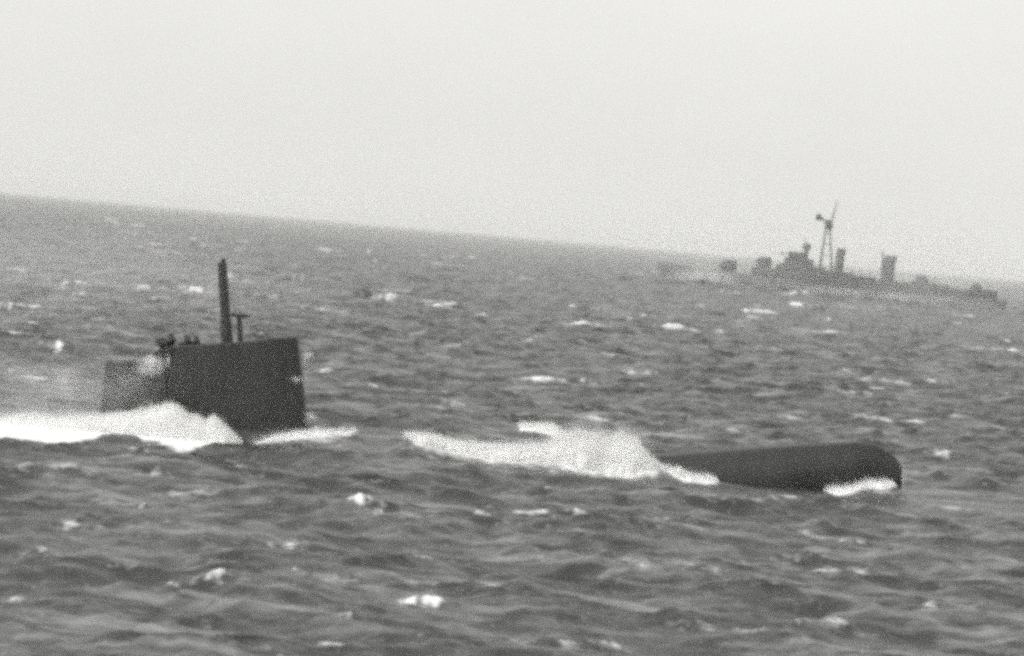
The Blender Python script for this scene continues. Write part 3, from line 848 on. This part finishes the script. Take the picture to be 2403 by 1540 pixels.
def mist(name, ctr, rad, dens, label, nscale=.8):
    bm = bmesh.new(); bmesh.ops.create_icosphere(bm, subdivisions=3, radius=1.0)
    me_ = bpy.data.meshes.new(name); bm.to_mesh(me_); bm.free()
    m_ = bpy.data.materials.new(name); m_.use_nodes = True
    N_ = m_.node_tree.nodes; L_ = m_.node_tree.links; N_.clear()
    tc = N_.new('ShaderNodeTexCoord'); ge = N_.new('ShaderNodeNewGeometry')
    ln = N_.new('ShaderNodeVectorMath'); ln.operation = 'LENGTH'; L_.new(tc.outputs['Object'], ln.inputs[0])
    mr_ = N_.new('ShaderNodeMapRange'); mr_.interpolation_type = 'SMOOTHSTEP'
    mr_.inputs[1].default_value = 1.0; mr_.inputs[2].default_value = 0.15; mr_.inputs[3].default_value = 0; mr_.inputs[4].default_value = 1
    L_.new(ln.outputs['Value'], mr_.inputs[0])
    ns = N_.new('ShaderNodeTexNoise'); ns.inputs['Scale'].default_value = nscale; ns.inputs['Detail'].default_value = 3
    L_.new(ge.outputs['Position'], ns.inputs[0])
    m2_ = N_.new('ShaderNodeMapRange'); m2_.inputs[1].default_value = .36; m2_.inputs[2].default_value = .68; m2_.inputs[3].default_value = .1; m2_.inputs[4].default_value = dens
    L_.new(ns.outputs[0], m2_.inputs[0])
    m2_.inputs[3].default_value = dens * .12
    mu = N_.new('ShaderNodeMath'); mu.operation = 'MULTIPLY'; L_.new(mr_.outputs[0], mu.inputs[0]); L_.new(m2_.outputs[0], mu.inputs[1])
    pv_ = N_.new('ShaderNodeVolumePrincipled'); pv_.inputs['Color'].default_value = (.98, .98, .98, 1)
    L_.new(mu.outputs[0], pv_.inputs['Density'])
    ou = N_.new('ShaderNodeOutputMaterial'); L_.new(pv_.outputs[0], ou.inputs['Volume'])
    o = link(name, me_, m_); o.location = ctr; o.scale = rad
    return tag(o, label, None, None, 'stuff')
def curve_node(N_, L_, src, pts, lo, hi, zlo, zhi):
    a_ = N_.new('ShaderNodeMapRange'); a_.inputs[1].default_value = lo; a_.inputs[2].default_value = hi; L_.new(src, a_.inputs[0])
    fc = N_.new('ShaderNodeFloatCurve'); cv = fc.mapping.curves[0]
    uv = [((x - lo) / (hi - lo), (z_ - zlo) / (zhi - zlo)) for x, z_ in pts]
    cv.points[0].location = uv[0]; cv.points[1].location = uv[-1]
    for u_ in uv[1:-1]: cv.points.new(*u_)
    for q_ in cv.points: q_.handle_type = 'VECTOR'
    fc.mapping.update()
    L_.new(a_.outputs[0], fc.inputs['Value'])
    b_ = N_.new('ShaderNodeMapRange'); b_.inputs[3].default_value = zlo; b_.inputs[4].default_value = zhi; L_.new(fc.outputs[0], b_.inputs[0])
    return b_.outputs[0]
def froth(name, top, y0, y1, dens, soft, rough, label, lift=.02):
    """airy white water: a volume whose top follows the given line, torn by noise"""
    lo, hi = top[0][0], top[-1][0]
    zlo, zhi = min(z_ for _, z_ in top) - .5, max(z_ for _, z_ in top) + .5
    o = MB().box(lo, hi, y0, y1, -.6, zhi + .9).build(name, None)
    m_ = bpy.data.materials.new(name); m_.use_nodes = True
    N_ = m_.node_tree.nodes; L_ = m_.node_tree.links; N_.clear()
    ge = N_.new('ShaderNodeNewGeometry'); sx_ = N_.new('ShaderNodeSeparateXYZ'); L_.new(ge.outputs['Position'], sx_.inputs[0])
    zt = curve_node(N_, L_, sx_.outputs[0], top, lo, hi, zlo, zhi)
    def math_(op, a_, b_=None, c_=None):
        n_ = N_.new('ShaderNodeMath'); n_.operation = op
        for k_, q_ in enumerate((a_, b_, c_)):
            if q_ is None: continue
            if isinstance(q_, (int, float)): n_.inputs[k_].default_value = q_
            else: L_.new(q_, n_.inputs[k_])
        return n_.outputs[0]
    ns = N_.new('ShaderNodeTexNoise'); ns.inputs['Scale'].default_value = 1.1; ns.inputs['Detail'].default_value = 5; ns.inputs['Roughness'].default_value = .62
    L_.new(ge.outputs['Position'], ns.inputs[0])
    nz = math_('MULTIPLY_ADD', ns.outputs[0], rough * 2, -rough + lift)
    d_ = math_('ADD', math_('SUBTRACT', zt, sx_.outputs[2]), nz)
    def ss(v_, a_, b_):
        r_ = N_.new('ShaderNodeMapRange'); r_.interpolation_type = 'SMOOTHSTEP'
        r_.inputs[1].default_value = a_; r_.inputs[2].default_value = b_; L_.new(v_, r_.inputs[0]); return r_.outputs[0]
    ny = math_('ADD', sx_.outputs[1], math_('MULTIPLY_ADD', ns.outputs[0], .8, -.4))
    k_ = math_('MULTIPLY', ss(d_, -soft * .3, soft), ss(ny, y0 + .35, y0 + .8))
    k_ = math_('MULTIPLY', k_, ss(ny, y1 - .4, y1 - .8))
    k_ = math_('MULTIPLY', k_, ss(sx_.outputs[0], lo, lo + .8))
    k_ = math_('MULTIPLY', k_, ss(sx_.outputs[0], hi, hi - .3))
    k_ = math_('MULTIPLY', k_, dens)
    pv_ = N_.new('ShaderNodeVolumePrincipled'); pv_.inputs['Color'].default_value = (.99, .99, .985, 1)
    L_.new(k_, pv_.inputs['Density'])
    ou = N_.new('ShaderNodeOutputMaterial'); L_.new(pv_.outputs[0], ou.inputs['Volume'])
    o.data.materials.append(m_)
    return tag(o, label, None, None, 'stuff')
froth('sail_froth', A_top, 194.2, 198.6, 1.5, .6, .5, 'airy froth over the wash along the sail')
froth('foredeck_froth', B_top, 194.0, 198.8, .9, .8, 1.1, 'airy froth over the water breaking behind the bow')
mist('low_mist', zs(-80, 1000, 196.5), (8.0, 2.6, 2.8), .16, 'thin mist of spray hanging over the wash at the left edge')
mist('fairing_mist', zs(430, 960, 196.8), (3.9, 1.5, 2.4), .05, 'veil of spray in front of the low fairing')
mist('bridge_mist', zs(535, 845, 198.0), (1.15, .8, .85), 2.2, 'puff of white spray below the bridge end', 1.6)
p = ds(330, 470); mist('ship_bow_spray', (p.x, DY - 9, 3.0), (19, 7, 6.0), .2, 'spray flung over the forecastle of the distant destroyer', .3)
p = ds(1500, 600); mist('ship_side_spray', (p.x, DY - 10, 1.0), (62, 6, 5.0), .14, 'low spray along the side of the distant destroyer', .2)
mist('paling_veil', (-75, 420, 3), (62, 260, 11), .0030, 'added thin veil that pales the tone of the water at the left', .004)  # thin volume added only to lighten the tone of the left side
mist('ship_haze', (ds(1150, 500).x, DY - 30, 14), (95, 75, 32), .010, 'thicker drift of haze round the distant destroyer', .01)
mist('foredeck_mist', z3(930, 140, 196.6), (4.6, 1.5, 1.4), .5, 'white mist rising off the water breaking behind the bow', 1.1)
Cs, Rs = [], []
for zx, zy, sxw, szw, n in [(1600, 775, .16, .12, 400), (1580, 805, .05, .2, 120), (1520, 935, .2, .1, 260), (1592, 900, .04, .7, 120), (1610, 1190, .2, .2, 500)]:
    p = zs(zx, zy, 199.2)
    P_, R_s = cloud(n, p.x, p.z, sxw, szw, 198.6, 199.2, .008, .022)
    Cs.append(P_); Rs.append(R_s)
p = z3(2252, 270, 199.5)
P_, R_s = cloud(160, p.x, p.z, .06, .6, 199.2, 199.9, .006, .014); Cs.append(P_); Rs.append(R_s)
p = z3(2256, 330, 199.5)
P_, R_s = cloud(450, p.x, p.z, .09, .28, 199.2, 199.9, .012, .03); Cs.append(P_); Rs.append(R_s)
spray('stem_spray', np.vstack(Cs), np.concatenate(Rs), 'thin splash along the leading edge of sail and bow')

# ------------------------------------------------------------------ sea haze
hb = MB().box(-24500, 24500, -24500, 24500, -3.5, 48)
m = bpy.data.materials.new('sea_haze'); m.use_nodes = True
N = m.node_tree.nodes; N.clear()
pv = N.new('ShaderNodeVolumePrincipled')
pv.inputs['Color'].default_value = (0.97, 0.97, 0.965, 1)
pv.inputs['Density'].default_value = 0.000085
pv.inputs['Anisotropy'].default_value = 0.0
out = N.new('ShaderNodeOutputMaterial')
m.node_tree.links.new(pv.outputs[0], out.inputs['Volume'])
haze = hb.build('haze', m)
tag(haze, 'pale sea haze softening the horizon', None, None, 'stuff')
